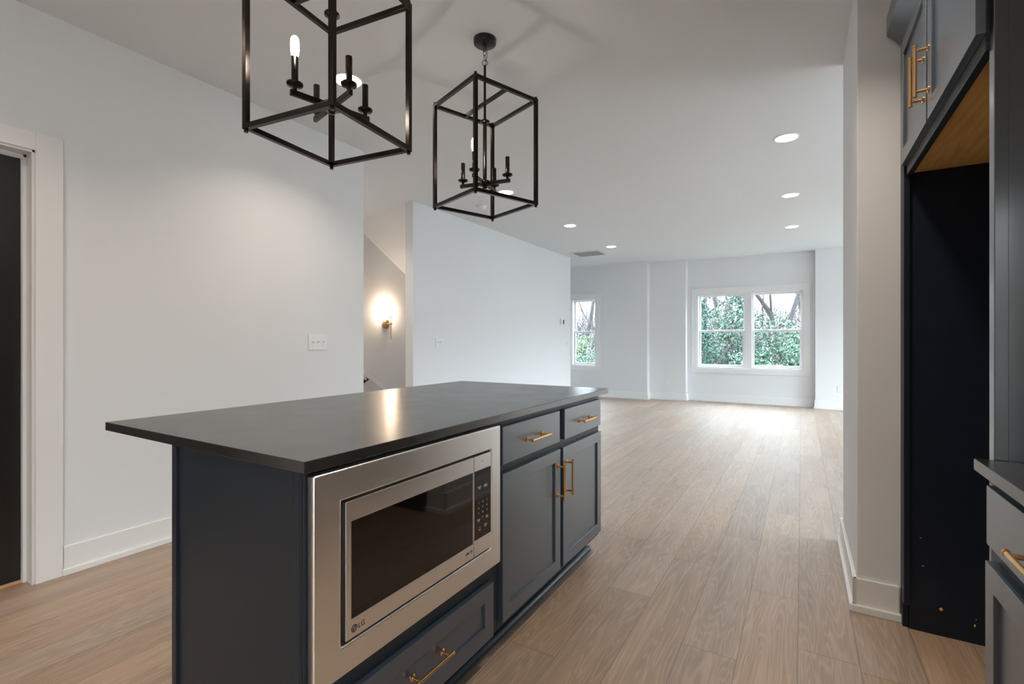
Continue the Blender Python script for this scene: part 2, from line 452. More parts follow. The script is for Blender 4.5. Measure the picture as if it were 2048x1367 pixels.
DY0, DY1, DZ = -0.90, 0.808, 2.063
mb = MB().box(LX - WT, LX, -4.80, DY0, 0, CZ).box(LX - WT, LX, DY1, 2.829, 0, CZ).box(LX - WT, LX, DY0, DY1, DZ, CZ)
struct('wall_left', mb, M_WALL, 'white kitchen wall left of the island, with the black door', 'wall')
struct('wall_hall', MB().box(SX, LX - WT, 2.71, 2.829, 0, CZ), M_WALL, 'white wall turning left behind the kitchen wall into the stair hall', 'wall')
struct('wall_stairwell', MB().box(SX - 0.12, SX, 2.71, 8.46, -3.0, CZ), M_WALL, 'warm lit stairwell wall carrying the brass sconce', 'wall')
mb = MB().box(MX - 0.117, MX, 4.12, 8.46, -3.0, CZ)
struct('wall_middle', mb, M_WALL, 'white wall between the stair opening and the small window', 'wall')
struct('wall_alcove_back', MB().box(SX, MX - 0.117, 8.34, 8.46, -3.0, CZ), M_WALL, 'white wall behind the stairwell facing the small window alcove', 'wall')
struct('wall_alcove_side', MB().box(-4.84, -4.72, 8.46, 9.62, 0, CZ), M_WALL, 'white side wall of the alcove left of the small window', 'wall')
# sloping soffit above the descending stair
s0, s1 = 4.309, 8.34
mb = MB().prism([(s0, CZ), (s1, CZ - 0.5706 * (s1 - s0)), (s1, CZ)], 'X', SX, MX - 0.117)
struct('ceiling_stair', mb, M_WALL, 'sloping underside of the upper stair flight in the stairwell', 'ceiling')
# stair going down behind the middle wall
mb = MB()
for k in range(9):
    y = 4.40 + 0.27 * k; z = -0.185 * (k + 1)
    mb.box(SX, MX - 0.117, y, y + 0.29, z - 0.18, z)
tag(mb.build('staircase', M_FLOOR, None, 0.004), 'oak staircase going down behind the middle wall under the sconce', 'stairs', None, 'structure')

# far wall in four runs, stepping back to the window
Y1_, Y2_, Y3_, Y4_ = 9.62, 9.80, 9.98, 9.83
XA, XB, XC = -2.63, -1.93, 0.205
W1 = dict(x0=-4.26, x1=-3.705, z0=0.635, z1=2.06)
W2 = dict(x0=-1.755, x1=0.035, z0=0.64, z1=2.075)
struct('wall_far_left', MB().frame_y(Y1_, Y1_ + 0.18, -4.84, XA, 0, CZ, W1['x0'], W1['x1'], W1['z0'], W1['z1']), M_WALL, 'far white wall with the narrow window, left run', 'wall')
struct('wall_far_niche', MB().box(XA, XB, Y2_, Y2_ + 0.18, 0, CZ), M_WALL, 'narrow far wall run between the two windows with a low outlet', 'wall')
struct('wall_far_window', MB().frame_y(Y3_, Y3_ + 0.18, XB, XC, 0, CZ, W2['x0'], W2['x1'], W2['z0'], W2['z1']), M_WALL, 'far white wall around the double window', 'wall')
W5 = dict(x0=1.98, x1=2.535, z0=0.635, z1=2.06)
struct('wall_far_right', MB().frame_y(Y4_, Y4_ + 0.18, XC, 3.5, 0, CZ, W5['x0'], W5['x1'], W5['z0'], W5['z1']), M_WALL, 'far white wall right of the double window with a low outlet', 'wall')

# living room right wall with two tall windows (behind the stub wall)
mb = MB()
RX = 3.3
ys = [(3.60, 5.10, 0.03, 2.2), (6.9, 9.3, 0.4, 2.2)]
mb.box(RX, RX + 0.16, 3.24, ys[0][0], 0, CZ).box(RX, RX + 0.16, ys[0][1], ys[1][0], 0, CZ).box(RX, RX + 0.16, ys[1][1], Y4_, 0, CZ)
for a, b, c, d in ys: mb.box(RX, RX + 0.16, a, b, 0, c).box(RX, RX + 0.16, a, b, d, CZ)
struct('wall_living_right', mb, M_WALL, 'white living room side wall with a glazed door and a tall window', 'wall')
struct('wall_stub', MB().box(XC, 1.22, 2.55, 3.36, 0, CZ), M_WALL, 'thick white wall end beside the tall navy refrigerator panel', 'wall', 0.004)
struct('wall_living_near', MB().box(1.22, RX + 0.16, 3.24, 3.36, 0, CZ), M_WALL, 'white living room wall behind the kitchen', 'wall')
KW = (-2.10, -1.15, 0.03, 2.15)
struct('wall_kitchen_right', MB().frame_x(1.10, 1.22, -4.80, 2.55, 0, CZ, *KW), M_WALL, 'white kitchen wall behind the cabinets on the right', 'wall')
struct('wall_kitchen_back', MB().box(LX - WT, 1.22, -4.92, -4.80, 0, CZ), M_WALL, 'white kitchen wall behind the camera', 'wall')

# baseboards
def base_run(mb, p, q, out):
    """flat board with a shoe strip along p-q, standing out of the wall in direction out"""
    p = Vector((*p, 0)); q = Vector((*q, 0)); d = (q - p); L_ = d.length; d.normalize(); n = Vector((*out, 0))
    c = (p + q) / 2
    mb.obox(c + n * 0.0075 + Vector((0, 0, .0705)), d, n, (0, 0, 1), L_ / 2, 0.0075, 0.0705)
    mb.obox(c + n * 0.014 + Vector((0, 0, .0155)), d, n, (0, 0, 1), L_ / 2 + 0.006, 0.014, 0.0155)
def baseboard(name, runs, label):
    mb = MB()
    for r in runs: base_run(mb, *r)
    struct(name, mb, M_TRIM, label, 'baseboard', 0.003)
baseboard('baseboard_left', [((LX, 0.912), (LX, 2.829), (1, 0))], 'white baseboard along the kitchen wall left of the island')
baseboard('baseboard_middle', [((MX, 4.12), (MX, 8.46), (1, 0)), ((MX - .117, 4.12), (MX, 4.12), (0, -1))], 'white baseboard along the middle wall')
baseboard('baseboard_far', [((-4.72, Y1_), (XA, Y1_), (0, -1)), ((XA, Y1_ - .015), (XA, Y2_), (1, 0)), ((XA + .015, Y2_), (XB, Y2_), (0, -1)),
                            ((XB, Y2_ - .015), (XB, Y3_), (1, 0)), ((XB + .015, Y3_), (XC, Y3_), (0, -1)), ((XC, Y4_), (RX, Y4_), (0, -1)),
                            ((XC, Y4_ - .015), (XC, Y3_), (-1, 0))], 'white baseboard along the far window wall')
baseboard('baseboard_stub', [((XC, 2.535), (XC, 3.375), (-1, 0)), ((XC - .015, 2.55), (0.348, 2.55), (0, -1)), ((XC, 3.36), (1.22, 3.36), (0, 1))], 'white baseboard around the stub wall end')

# kitchen door on the left
tr = MB()
tr.box(LX, LX + 0.020, DY1, DY1 + 0.100, 0, DZ + 0.085)
tr.box(LX, LX + 0.020, DY0 - 0.10, DY1, DZ, DZ + 0.085)
tr.box(LX, LX + 0.020, DY0 - 0.10, DY0, 0, DZ)
struct('trim_1', tr, M_TRIM, 'flat white casing around the black doors', 'door casing', 0.002)
tr = MB()
tr.box(LX - WT - .01, LX + 0.012, DY1 - 0.012, DY1, 0, DZ).box(LX - WT - .01, LX + 0.012, DY0, DY1, DZ - 0.012, DZ).box(LX - WT - .01, LX + 0.012, DY0, DY0 + .012, 0, DZ)
tr.box(LX - WT, LX - 0.055, DY1 - 0.026, DY1 - .012, 0, DZ - .012).box(LX - WT, LX - 0.055, DY0 + .012, DY1 - .012, DZ - 0.026, DZ - .012)
struct('trim_2', tr, M_TRIM, 'stepped white jamb and stop of the black doors', 'door jamb', 0.002)
DM = (DY0 + DY1) / 2
for n_, a, b, ky, l_ in (('door_1', DM + .002, DY1 - .028, DM + .07, 'glossy black door leaf half seen at the left edge'), ('added_door_leaf', DY0 + .028, DM - .002, DM - .07, 'unseen second black door leaf added for dark reflections in the island')):  # second leaf is unseen, added so the counter edge and side reflect black
    d1 = tag(MB().box(LX - 0.115, LX - 0.075, a, b, 0.012, DZ - 0.03).build(n_, M_DOOR, None, 0.003), l_, 'door', None, 'structure')
    MB().cyl((LX - .08, ky, .95), (LX - .035, ky, .95), .012).lathe([(0.0, -.02), (.02, -.014), (.027, 0), (.02, .014), (0, .02)], (LX - .02, ky, .95), 'X').build('door_knob', M_BLACKM, d1)
MB().box(LX - WT, LX - .07, DY0, DY1, 0.0, 0.008).build('threshold', M_PLY, d1)

# ------------------------------------------------------------------ windows
def window(name, wy, x0, x1, z0, z1, units, meet, label, mull=None):
    """double-hung window set in a wall that faces -Y; units = list of (x0,x1) sash openings"""
    root = thing(name, ((x0 + x1) / 2, wy, z0), label, 'window'); root['kind'] = 'structure'
    cw = 0.098
    c = MB().frame_y(wy - 0.018, wy, x0 - cw, x1 + cw, z0 - cw + .005, z1 + cw + 0.012, x0, x1, z0, z1)
    c.build('casing', M_TRIM, root, 0.002)
    f = MB().frame_y(wy, wy + 0.16, x0, x1, z0, z1, x0 + 0.022, x1 - 0.022, z0 + 0.022, z1 - 0.022)
    if mull: f.box(mull[0], mull[1], wy + 0.03, wy + 0.16, z0 + 0.02, z1 - 0.02)
    f.build('frame', M_PLATE, root, 0.002)
    for (a, b) in units:
        up = MB().frame_y(wy + 0.115, wy + 0.145, a, b, meet - 0.004, z1 - 0.022, a + 0.032, b - 0.032, meet + 0.030, z1 - 0.052).build('upper_sash', M_PLATE, root, 0.002)
        MB().box(a + .03, b - .03, wy + .128, wy + .132, meet + .028, z1 - .05).build('pane', M_PANE, up)
        lo = MB().frame_y(wy + 0.080, wy + 0.112, a, b, z0 + 0.022, meet + 0.016, a + 0.040, b - 0.040, z0 + 0.072, meet - 0.020).build('lower_sash', M_PLATE, root, 0.002)
        MB().box(a + .038, b - .038, wy + .094, wy + .098, z0 + .07, meet - .018).build('pane', M_PANE, lo)
        for t in (0.3, 0.7):
            xx = a + (b - a) * t
            MB().box(xx - .028, xx + .028, wy + .078, wy + .112, meet + .016, meet + .028).build('sash_lock', M_PLATE, lo, 0.003)
    return root
window('window_1', Y1_, W1['x0'], W1['x1'], W1['z0'], W1['z1'], [(W1['x0'] + .022, W1['x1'] - .022)], 1.352, 'narrow double-hung window at the far left, half behind the middle wall')
window('window_2', Y3_, W2['x0'], W2['x1'], W2['z0'], W2['z1'], [(W2['x0'] + .022, -0.912), (-0.795, W2['x1'] - .022)], 1.352, 'wide twin double-hung window in the middle of the far wall', (-0.912, -0.795))
window('added_far_window', Y4_, W5['x0'], W5['x1'], W5['z0'], W5['z1'], [(W5['x0'] + .022, W5['x1'] - .022)], 1.352, 'unseen narrow double-hung window added at the far right for cabinet reflections')  # added out of view so the island fronts have sky to reflect
for n_, (a, b, c, d), l_ in zip(('door_2', 'window_3'), ys, ('glazed patio door in the living room side wall, beyond the stub wall', 'tall side window of the living room')):
    root = thing(n_, (RX, (a + b) / 2, c), l_, n_.split('_')[0]); root['kind'] = 'structure'
    MB().frame_x(RX - .018, RX, a - .098, b + .098, max(0, c - .098), d + .098, a, b, c, d).build('casing', M_TRIM, root, .002)
    MB().frame_x(RX, RX + .16, a, b, c, d, a + .05, b - .05, c + .05, d - .05).build('frame', M_PLATE, root, .002)
    MB().box(RX + .10, RX + .104, a + .03, b - .03, c + .03, d - .03).build('pane', M_PANE, root)
root = thing('added_side_door', (1.10, -1.65, 0.03), 'unseen glazed side door added behind the camera to let in warm light', 'door'); root['kind'] = 'structure'  # unseen opening, added to pass the warm lamp behind it
MB().frame_x(1.082, 1.10, KW[0] - .09, KW[1] + .09, 0, KW[3] + .09, *KW).build('casing', M_TRIM, root, .002)
MB().frame_x(1.10, 1.22, *KW, KW[0] + .04, KW[1] - .04, KW[2] + .04, KW[3] - .04).build('frame', M_PLATE, root, .002)
MB().box(1.16, 1.164, KW[0] + .03, KW[1] - .03, KW[2] + .03, KW[3] - .03).build('pane', M_PANE, root)

# ------------------------------------------------------------------ handles (bar pulls)
def handle(mb, c, along, out, length=0.16, span=0.130, proud=0.034, r=0.0052):
    c = Vector(c); along = Vector(along); out = Vector(out)
    top = c + out * proud
    mb.cyl(top - along * length / 2, top + along * length / 2, r, n=14)
    for s_ in (-1, 1):
        mb.cyl(top + along * s_ * (length / 2 - 0.004), top + along * s_ * (length / 2 + 0.001), r * 1.25, n=14)
        p = c + along * s_ * span / 2
        mb.cyl(p, top + along * s_ * span / 2, r * 0.86, n=12)
        mb.cyl(p, p + out * 0.003, 0.0105, n=18)
        mb.cyl(p + out * 0.003, p + out * 0.006, 0.0105, 0.006, n=18)
    return mb

def shaker(x0, x1, Y0, Y1, Z0, Z1, st=0.055, rec=0.009, front=+1):
    """shaker front in the YZ plane between x0 (back) and x1 (front face)"""
    mb = MB().frame_x(x0, x1, Y0, Y1, Z0, Z1, Y0 + st, Y1 - st, Z0 + st, Z1 - st)
    mb.box(x0, x1 - front * rec, Y0 + st - .002, Y1 - st + .002, Z0 + st - .002, Z1 - st + .002)
    return mb

# ------------------------------------------------------------------ island
FX, DX = -0.951, -0.9316       # face-frame plane, door plane
BXL = -1.517
CT = 0.893
TOE = 0.105
TX = -1.022
def carcass(y0, y1):
    return MB().prism([(BXL, 0), (TX, 0), (TX, TOE), (FX, TOE), (FX, 0.865), (BXL, 0.865)], 'Y', y0, y1)
mc = thing('microwave_cabinet', (-1.23, 1.07, 0), 'navy island cabinet holding the built-in microwave above one low drawer', 'cabinet')
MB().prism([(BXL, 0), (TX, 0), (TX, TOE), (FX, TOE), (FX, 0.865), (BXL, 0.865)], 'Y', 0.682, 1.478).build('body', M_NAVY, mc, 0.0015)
MB().box(BXL, BXL + 0.022, 0.674, 0.682, 0, 0.865).build('end_stile', M_NAVY, mc, 0.0012)
MB().box(FX - 0.017, FX, 0.674, 0.682, TOE, 0.865).build('end_stile', M_NAVY, mc, 0.0012)
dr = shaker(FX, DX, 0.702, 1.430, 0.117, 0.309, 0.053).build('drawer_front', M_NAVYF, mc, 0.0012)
handle(MB(), (DX, 1.078, 0.219), (0, 1, 0), (1, 0, 0)).build('handle', M_BRASS, dr)
bc = thing('base_cabinet', (-1.23, 1.99, 0), 'navy island cabinet with two drawers over two shaker doors', 'cabinet')
carcass(1.480, 2.505).build('body', M_NAVY, bc, 0.0015)
for (a, b) in ((1.491, 1.976), (2.027, 2.489)):
    d_ = MB().box(FX, DX, a, b, 0.705, 0.844).build('drawer_front', M_NAVYF, bc, 0.002)
    handle(MB(), (DX, (a + b) / 2, 0.770), (0, 1, 0), (1, 0, 0)).build('handle', M_BRASS, d_)
for (a, b, hy) in ((1.491, 1.981, 1.950), (2.011, 2.494, 2.042)):
    d_ = shaker(FX, DX, a, b, 0.131, 0.671, 0.052).build('door', M_NAVYF, bc, 0.0012)
    handle(MB(), (DX, hy, 0.536), (0, 0, 1), (1, 0, 0)).build('handle', M_BRASS, d_)
# quarter-round shoe moulding along the toe kick
pts = [(TX + .0005, 0.0)] + [(TX + .0005 + 0.020 * math.cos(R(a)), 0.024 * math.sin(R(a))) for a in range(0, 91, 15)]
tag(MB().prism(pts, 'Y', 0.70, 2.525).build('shoe_moulding', M_NAVY, None), 'navy quarter round moulding along the floor under the island doors', 'moulding')
tag(MB().box(-1.945, -0.927, 0.670, 2.598, 0.866, CT).build('island_countertop', M_STONE, None, 0.002), 'black speckled stone slab overhanging the island on its left', 'countertop')

# ------------------------------------------------------------------ microwave
mw = thing('microwave', (-0.95, 1.08, 0.366), 'stainless built-in microwave with wide trim frame in the island', 'microwave')
MXF = -0.9255
t = MB().frame_x(FX + .0005, MXF, 0.692, 1.466, 0.366, 0.8555, 0.768, 1.406, 0.437, 0.780)
t.build('trim_frame', M_STEEL, mw, 0.005, 3)
MB().box(FX + .0003, FX + .004, 0.766, 1.408, 0.435, 0.782).build('cavity_back', M_BLACKM, mw)
dr = MB().frame_x(FX + .004, MXF + .002, 0.778, 1.2975, 0.4445, 0.774, 0.795, 1.2935, 0.491, 0.7245).build('door', M_STEEL, mw, 0.0015)
MB().box(FX + .004, MXF + .0012, 0.794, 1.2945, 0.490, 0.7255).build('door_glass', M_GLASSB, dr)
cp = MB().box(FX + .004, MXF + .002, 1.3005, 1.399, 0.4445, 0.774).build('control_panel', M_STEEL, mw, 0.0015)
PXF = MXF + .0026
MB().box(MXF, PXF, 1.3015, 1.3985, 0.498, 0.7255).build('keypad', M_GLASSB, cp)
# lettering on the microwave
TXF = MXF + 0.0023
lg = MB()
yc, zc, rr_ = 0.8035, 0.4655, 0.0092
lg.cyl((TXF - .0003, yc, zc), (TXF + .0003, yc, zc), rr_, n=40)
lg.build('emblem', M_INK, dr)
lg = MB().torus((TXF + .0004, yc, zc), 0.0062, 0.0005, (0, 1, 0), (0, 0, 1), 32, 6)
lg.box(TXF + .0002, TXF + .0006, yc - .0007, yc + .0007, zc - .0038, zc + .0040).box(TXF + .0002, TXF + .0006, yc - .0007, yc + .0028, zc - .0038, zc - .0026)
lg.box(TXF + .0002, TXF + .0006, yc + .0018, yc + .0060, zc - .0006, zc + .0006)
lg.cyl((TXF + .0002, yc - .0033, zc + .0022), (TXF + .0006, yc - .0033, zc + .0022), 0.0010, n=12)
lg.build('emblem_mark', M_STEEL, dr)
text_mesh('lettering', 'LG', 0.0178, (TXF, 0.8150, 0.4600), M_INK, dr)
text_mesh('lettering', '10', 0.0125, (TXF, 1.2770, 0.4665), M_INK, dr)
text_mesh('lettering', 'SMART\nINVERTER', 0.0043, (TXF, 1.2720, 0.4710), M_INK, dr, 'RIGHT')
KX = PXF + .0002
digs = ['1', '2', '3', '4', '5', '6', '7', '8', '9']
allv = []
for k, ch in enumerate(digs):
    text_mesh('digit', ch, 0.0085, (KX, 1.325 + 0.0245 * (k % 3), 0.6140 - 0.0175 * (k // 3)), M_INKW, cp, 'CENTER')
text_mesh('digit', '0', 0.0085, (KX, 1.3495, 0.5615), M_INKW, cp, 'CENTER')
for (yy, zz, tx) in ((1.330, 0.668, 'Inverter\nCook'), (1.367, 0.668, 'Inverter\nDefrost'), (1.325, 0.5600, 'Power\nLevel'), (1.3745, 0.5600, 'Timer\nClock'), (1.366, 0.533, 'START\nEnter')):
    text_mesh('key_label', tx, 0.0062, (KX, yy, zz), M_INKW, cp, 'CENTER')
text_mesh('key_label', 'STOP', 0.0068, (KX, 1.331, 0.5315), M_INKR, cp, 'CENTER')
text_mesh('key_label', 'Clear', 0.0060, (KX, 1.331, 0.5245), M_INKW, cp, 'CENTER')
MB().cyl((TXF - .0004, 1.349, .752), (TXF + .0002, 1.349, .752), .005, n=20).build('button_mark', M_GRILLE, cp)

# ------------------------------------------------------------------ right side: refrigerator surround and base cabinet
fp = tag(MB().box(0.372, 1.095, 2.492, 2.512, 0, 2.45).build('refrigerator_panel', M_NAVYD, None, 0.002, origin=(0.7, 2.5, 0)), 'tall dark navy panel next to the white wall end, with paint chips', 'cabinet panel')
MB().prism([(2.470, .10), (2.500, .10), (2.500, 0), (2.545, 0), (2.545, 2.45), (2.470, 2.45)], 'X', 0.352, 0.372).build('stile', M_NAVYD, fp, 0.002)
for (x, z, a, b) in ((0.415, .262, .004, .002), (0.470, .105, .006, .007), (0.408, .372, .004, .0012), (0.568, .07, .003, .006), (0.572, .095, .0015, .003)):
    ch = MB().lathe([(0.0, 0), (1.0, 0), (0.9, .0006), (0, .0006)], (0, 0, 0), 'X', 9)
    ch.v = [(x + p[1] * a, 2.4918 - p[0], z + p[2] * b) for p in ch.v]
    ch.build('paint_chip', M_PLY, fp)
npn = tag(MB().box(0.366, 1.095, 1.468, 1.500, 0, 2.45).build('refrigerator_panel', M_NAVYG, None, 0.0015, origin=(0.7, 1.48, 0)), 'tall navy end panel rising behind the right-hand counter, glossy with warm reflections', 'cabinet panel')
MB().box(0.366, 0.389, 1.4645, 1.468, CT, 2.45).build('edge_strip', M_NAVYG, npn, 0.001)
uc = thing('upper_cabinet', (0.72, 1.98, 1.82), 'navy two-door cabinet high over the empty refrigerator space', 'cabinet')
UX, UD = 0.360, 0.341
MB().box(UX, 1.095, 1.502, 2.490, 1.838, 2.45).box(UX, UX + .02, 1.502, 2.490, 1.818, 1.838).build('body', M_NAVY, uc, 0.0015)
MB().box(UX + .021, 1.09, 1.504, 2.488, 1.830, 1.8375).build('underside', M_PLY, uc)
for (a, b, hy) in ((1.492, 1.985, 1.963), (2.005, 2.462, 2.038)):
    d_ = shaker(UX, UD, a, b, 1.855, 2.335, 0.055, front=-1).build('door', M_NAVYF, uc, 0.0012)
    handle(MB(), (UD, hy, 2.006), (0, 0, 1), (-1, 0, 0)).build('handle', M_BRASS, d_)
MB().prism([(UX, 2.362), (UX - .056, 2.425), (UX - .056, 2.50), (UX, 2.50)], 'Y', 1.46, 2.53).build('crown_moulding', M_NAVYF, uc, 0.001)

rc = thing('base_cabinet', (0.72, 1.05, 0), 'navy base cabinet under the counter at the right edge', 'cabinet')
MB().prism([(0.43, 0), (1.095, 0), (1.095, .866), (UX, .866), (UX, .105), (0.43, .105)], 'Y', 0.66, 1.464).build('body', M_NAVY, rc, 0.0015)
d_ = MB().box(UX, 0.340, 0.76, 1.412, 0.722, 0.848).build('drawer_front', M_NAVYF, rc, 0.002)
handle(MB(), (0.340, 1.086, 0.787), (0, 1, 0), (-1, 0, 0)).build('handle', M_BRASS, d_)
shaker(UX, 0.340, 0.76, 1.420, 0.131, 0.684, 0.052, front=-1).build('door', M_NAVYF, rc, 0.0012)
tag(MB().box(0.332, 1.095, -0.60, 1.4660, 0.867, CT).build('kitchen_countertop', M_STONE, None, 0.002, origin=(.7, .5, .867)), 'black stone counter on the right ending at the tall navy panel', 'countertop')

# ------------------------------------------------------------------ pendants
def pendant(loc, label, cage_deg, arm_deg, lit):
    root = thing('pendant_light', loc, label, 'pendant light', 'open cage pendants over the island', 0, True)
    # local z = 0 at ceiling
    Z = lambda z: z - CZ
    ca = R(cage_deg)
    def P(x, y, z): return Vector((x * math.cos(ca) - y * math.sin(ca), x * math.sin(ca) + y * math.cos(ca), Z(z)))
    ex = Vector((math.cos(ca), math.sin(ca), 0)); ey = Vector((-math.sin(ca), math.cos(ca), 0)); ez = Vector((0, 0, 1))
    MB().lathe([(0.0, Z(2.716)), (0.052, Z(2.716)), (0.058, Z(2.719)), (0.0595, Z(2.724)), (0.0595, Z(2.743))]).build('canopy', M_BLACKM, root)
    lk = MB().lathe([(0.0, Z(2.704)), (.008, Z(2.704)), (.011, Z(2.712)), (.011, Z(2.717))]).torus((0, 0, Z(2.692)), .012, .0016, (1, 0, 0), (0, 0, 1))
    lk.build('canopy_loop', M_BLACKM, root)
    MB().torus((0, 0, Z(2.672)), .009, .0015, (1, 0, 0), (0, 0, 1), sy=1.6).build('chain_link', M_BLACKM, root)
    MB().torus((0, 0, Z(2.645)), .009, .0015, (0, 1, 0), (0, 0, 1), sy=1.6).build('chain_link', M_BLACKM, root)
    MB().torus((0, 0, Z(2.620)), .0145, .0016, (math.cos(R(31)), math.sin(R(31)), 0), (0, 0, 1)).build('hanging_ring', M_BLACKM, root)
    cw = MB(); pr_ = None
    for k in range(9):
        tt = k / 8.0; p = Vector((0.009 * math.sin(tt * math.pi) + .004, 0.004 * math.sin(tt * 5), Z(2.712 - tt * .112)))
        if pr_ is not None: cw.cyl(pr_, p, .0014, n=6)
        pr_ = p
    cw.build('cord', M_BLACKM, root)
    st = MB().cyl((0, 0, Z(2.606)), (0, 0, Z(2.312)), .0066).cyl((0, 0, Z(2.312)), (0, 0, Z(1.99)), .0105)
    st.build('stem', M_BRONZE, root)
    MB().lathe([(.012, Z(2.300)), (.026, Z(2.306)), (.026, Z(2.313)), (.009, Z(2.322)), (.008, Z(2.326))]).build('stem_collar', M_BRONZE, root)
    h = 0.190; b = 0.0088; zt, zb = 2.407, 1.872
    for sx in (-1, 1):
        for sy in (-1, 1):
            m_ = MB().obox(P(sx * h, sy * h, (zt + zb) / 2), ex, ey, ez, b, b, (zt - zb) / 2 + .009)
            m_.cyl(P(sx * h, sy * h, zt + .008), P(sx * h, sy * h, zt + .018), .007, n=12).cyl(P(sx * h, sy * h, zb - .019), P(sx * h, sy * h, zb - .008), .007, n=12)
            m_.build('post', M_BRONZE, root, 0.0008, 1)
    for z in (zt, zb):
        for s_ in (-1, 1):
            MB().obox(P(s_ * h, 0, z), ex, ey, ez, b, h - b, b).build('rail', M_BRONZE, root, 0.0008, 1)
            MB().obox(P(0, s_ * h, z), ex, ey, ez, h - b, b, b).build('rail', M_BRONZE, root, 0.0008, 1)
    MB().obox(P(0, 0, zt), ex, ey, ez, h - b, .0075, b).build('crossbar', M_BRONZE, root, 0.0008, 1)
    MB().lathe([(0.0, Z(1.958)), (.011, Z(1.960)), (.012, Z(1.970)), (.030, Z(1.973)), (.030, Z(1.997)), (.014, Z(2.002)), (.012, Z(2.006))]).build('hub', M_BRONZE, root)
    for k in range(4):
        a = R(arm_deg + 90 * k); d = Vector((math.cos(a), math.sin(a), 0)); n = Vector((-d.y, d.x, 0))
        arm = MB().obox(d * 0.083 + Vector((0, 0, Z(1.985))), d, n, ez, .060, .0065, .0095).build('arm', M_BRONZE, root, 0.0008, 1)
        q = d * 0.128
        MB().lathe([(.007, Z(1.994)), (.007, Z(2.006)), (.024, Z(2.010)), (.0265, Z(2.014)), (.0265, Z(2.019)), (.012, Z(2.023)), (.012, Z(2.027))], (q.x, q.y, 0)).build('candle_cup', M_BRONZE, arm)
        MB().lathe([(.0112, Z(2.024)), (.0112, Z(2.108)), (.0095, Z(2.108)), (.0095, Z(2.104)), (0, Z(2.104))], (q.x, q.y, 0)).build('candle_sleeve', M_BRONZE, arm)
        if k == lit:
            MB().lathe([(.0085, Z(2.105)), (.0110, Z(2.112)), (.0135, Z(2.128)), (.0135, Z(2.160)), (.011, Z(2.170)), (.006, Z(2.176)), (0, Z(2.178))], (q.x, q.y, 0)).build('bulb', M_BULB, arm)
    return root
pendant((-1.425, 1.14, CZ), 'black open cage pendant nearest the camera, cut off by the top of the photo', 6.6, 76.0, 2)
pendant((-1.43, 2.11, CZ), 'black open cage pendant farther away, fully seen with its ceiling canopy', -20.3, 10.0, 3)

# ------------------------------------------------------------------ ceiling fittings
def downlight(loc, label, mat, group, power, color):
    o = thing('ceiling_light', loc, label, 'ceiling light', group, 0, True)
    MB().lathe([(.079, -.0035), (.079, -.006), (.086, -.006), (.0905, -.003), (.0915, 0.0)]).build('trim_ring', M_PLATE, o)
    MB().lathe([(0, -.0040), (.079, -.0040), (.079, -.0010), (0, -.0010)]).build('lens', mat, o)
    d = bpy.data.lights.new('beam', 'AREA'); d.shape = 'DISK'; d.size = .15; d.energy = power; d.color = color; d.spread = R(122)
    b = bpy.data.objects.new('beam', d); COL.objects.link(b); b.parent = o; b.location = (0, 0, -.0075)
    return o
G = 'round recessed ceiling lights'
far = downlight((-0.10, 4.33, CZ), 'round recessed ceiling light nearest the white wall end, first of the right-hand row', M_CANF, G, P_CAN_FAR, (0.98, 0.98, 1.0))
dup(far, (-0.105, 6.05, CZ), label='round recessed ceiling light in the middle of the right-hand row')
dup(far, (-0.115, 7.72, CZ), label='round recessed ceiling light last of the right-hand row, above the double window')
dup(far, (-2.70, 4.38, CZ), label='round recessed ceiling light seen through the bottom of the far pendant cage')
dup(far, (-2.72, 6.09, CZ), label='round recessed ceiling light second of the left-hand row, beside the far pendant')
dup(far, (-2.73, 7.79, CZ), label='round recessed ceiling light last of the left-hand row, next to the air grille')
kit = downlight((-2.365, 2.01, CZ), 'round recessed ceiling light glowing behind the candles of the near pendant', M_CANK, G, P_CAN_KIT, WARM)
for x, y, w in ((-2.365, 0.1, 'in the kitchen ceiling near the black door'), (-0.02, 1.80, 'in the kitchen ceiling in front of the refrigerator space'), (-0.02, 0.1, 'in the kitchen ceiling over the aisle beside the right counter'),
                (-2.365, -1.7, 'in the kitchen ceiling in the back left corner'), (-0.02, -1.7, 'in the kitchen ceiling in the back right corner')):
    dup(kit, (x, y, CZ), label='round warm recessed ceiling light ' + w)
downlight((-4.30, 3.40, CZ), 'unseen round warm recessed ceiling light added to brighten the stair hall', M_CANK, G, 5.5, WARM)  # hidden lamp added to lift the brightness of the stairwell wall
sd = thing('smoke_detector', (-3.225, 4.68, CZ), 'white round smoke detector on the ceiling, seen through the far pendant', 'smoke detector', None, 0, True)
MB().lathe([(0.0, -.034), (.040, -.034), (.052, -.028), (.060, -.012), (.060, 0)]).build('cover', M_PLATE, sd)
MB().lathe([(.060, -.010), (.070, -.008), (.070, 0.0)]).build('base', M_PLATE, sd)
MB().lathe([(0, -.038), (.012, -.037), (.014, -.034)], (.015, -.012, 0)).build('test_button', M_GRILLE, sd)
for x, y, l in ((-2.234, 6.02, 'flat white blank plate on the ceiling near the second left-hand light'), (-2.253, 9.25, 'flat white blank plate on the ceiling close to the far wall')):
    tag(MB().lathe([(0, -.010), (.046, -.010), (.052, -.006), (.054, 0)]).build('ceiling_cover_plate', M_PLATE, None, origin=(x, y, CZ)), l, 'cover plate', 'blank ceiling plates')
gr = thing('air_vent', (-3.295, 8.21, CZ), 'white louvred return air grille on the ceiling near the small window', 'air vent', None, 0, True)
fr = MB()
for (a, b, c, d) in ((-.27, .27, -.25, -.215), (-.27, .27, .215, .25), (-.27, -.235, -.215, .215), (.235, .27, -.215, .215)): fr.box(a, b, c, d, -.009, 0)
fr.build('frame', M_GRILLE, gr, 0.002)
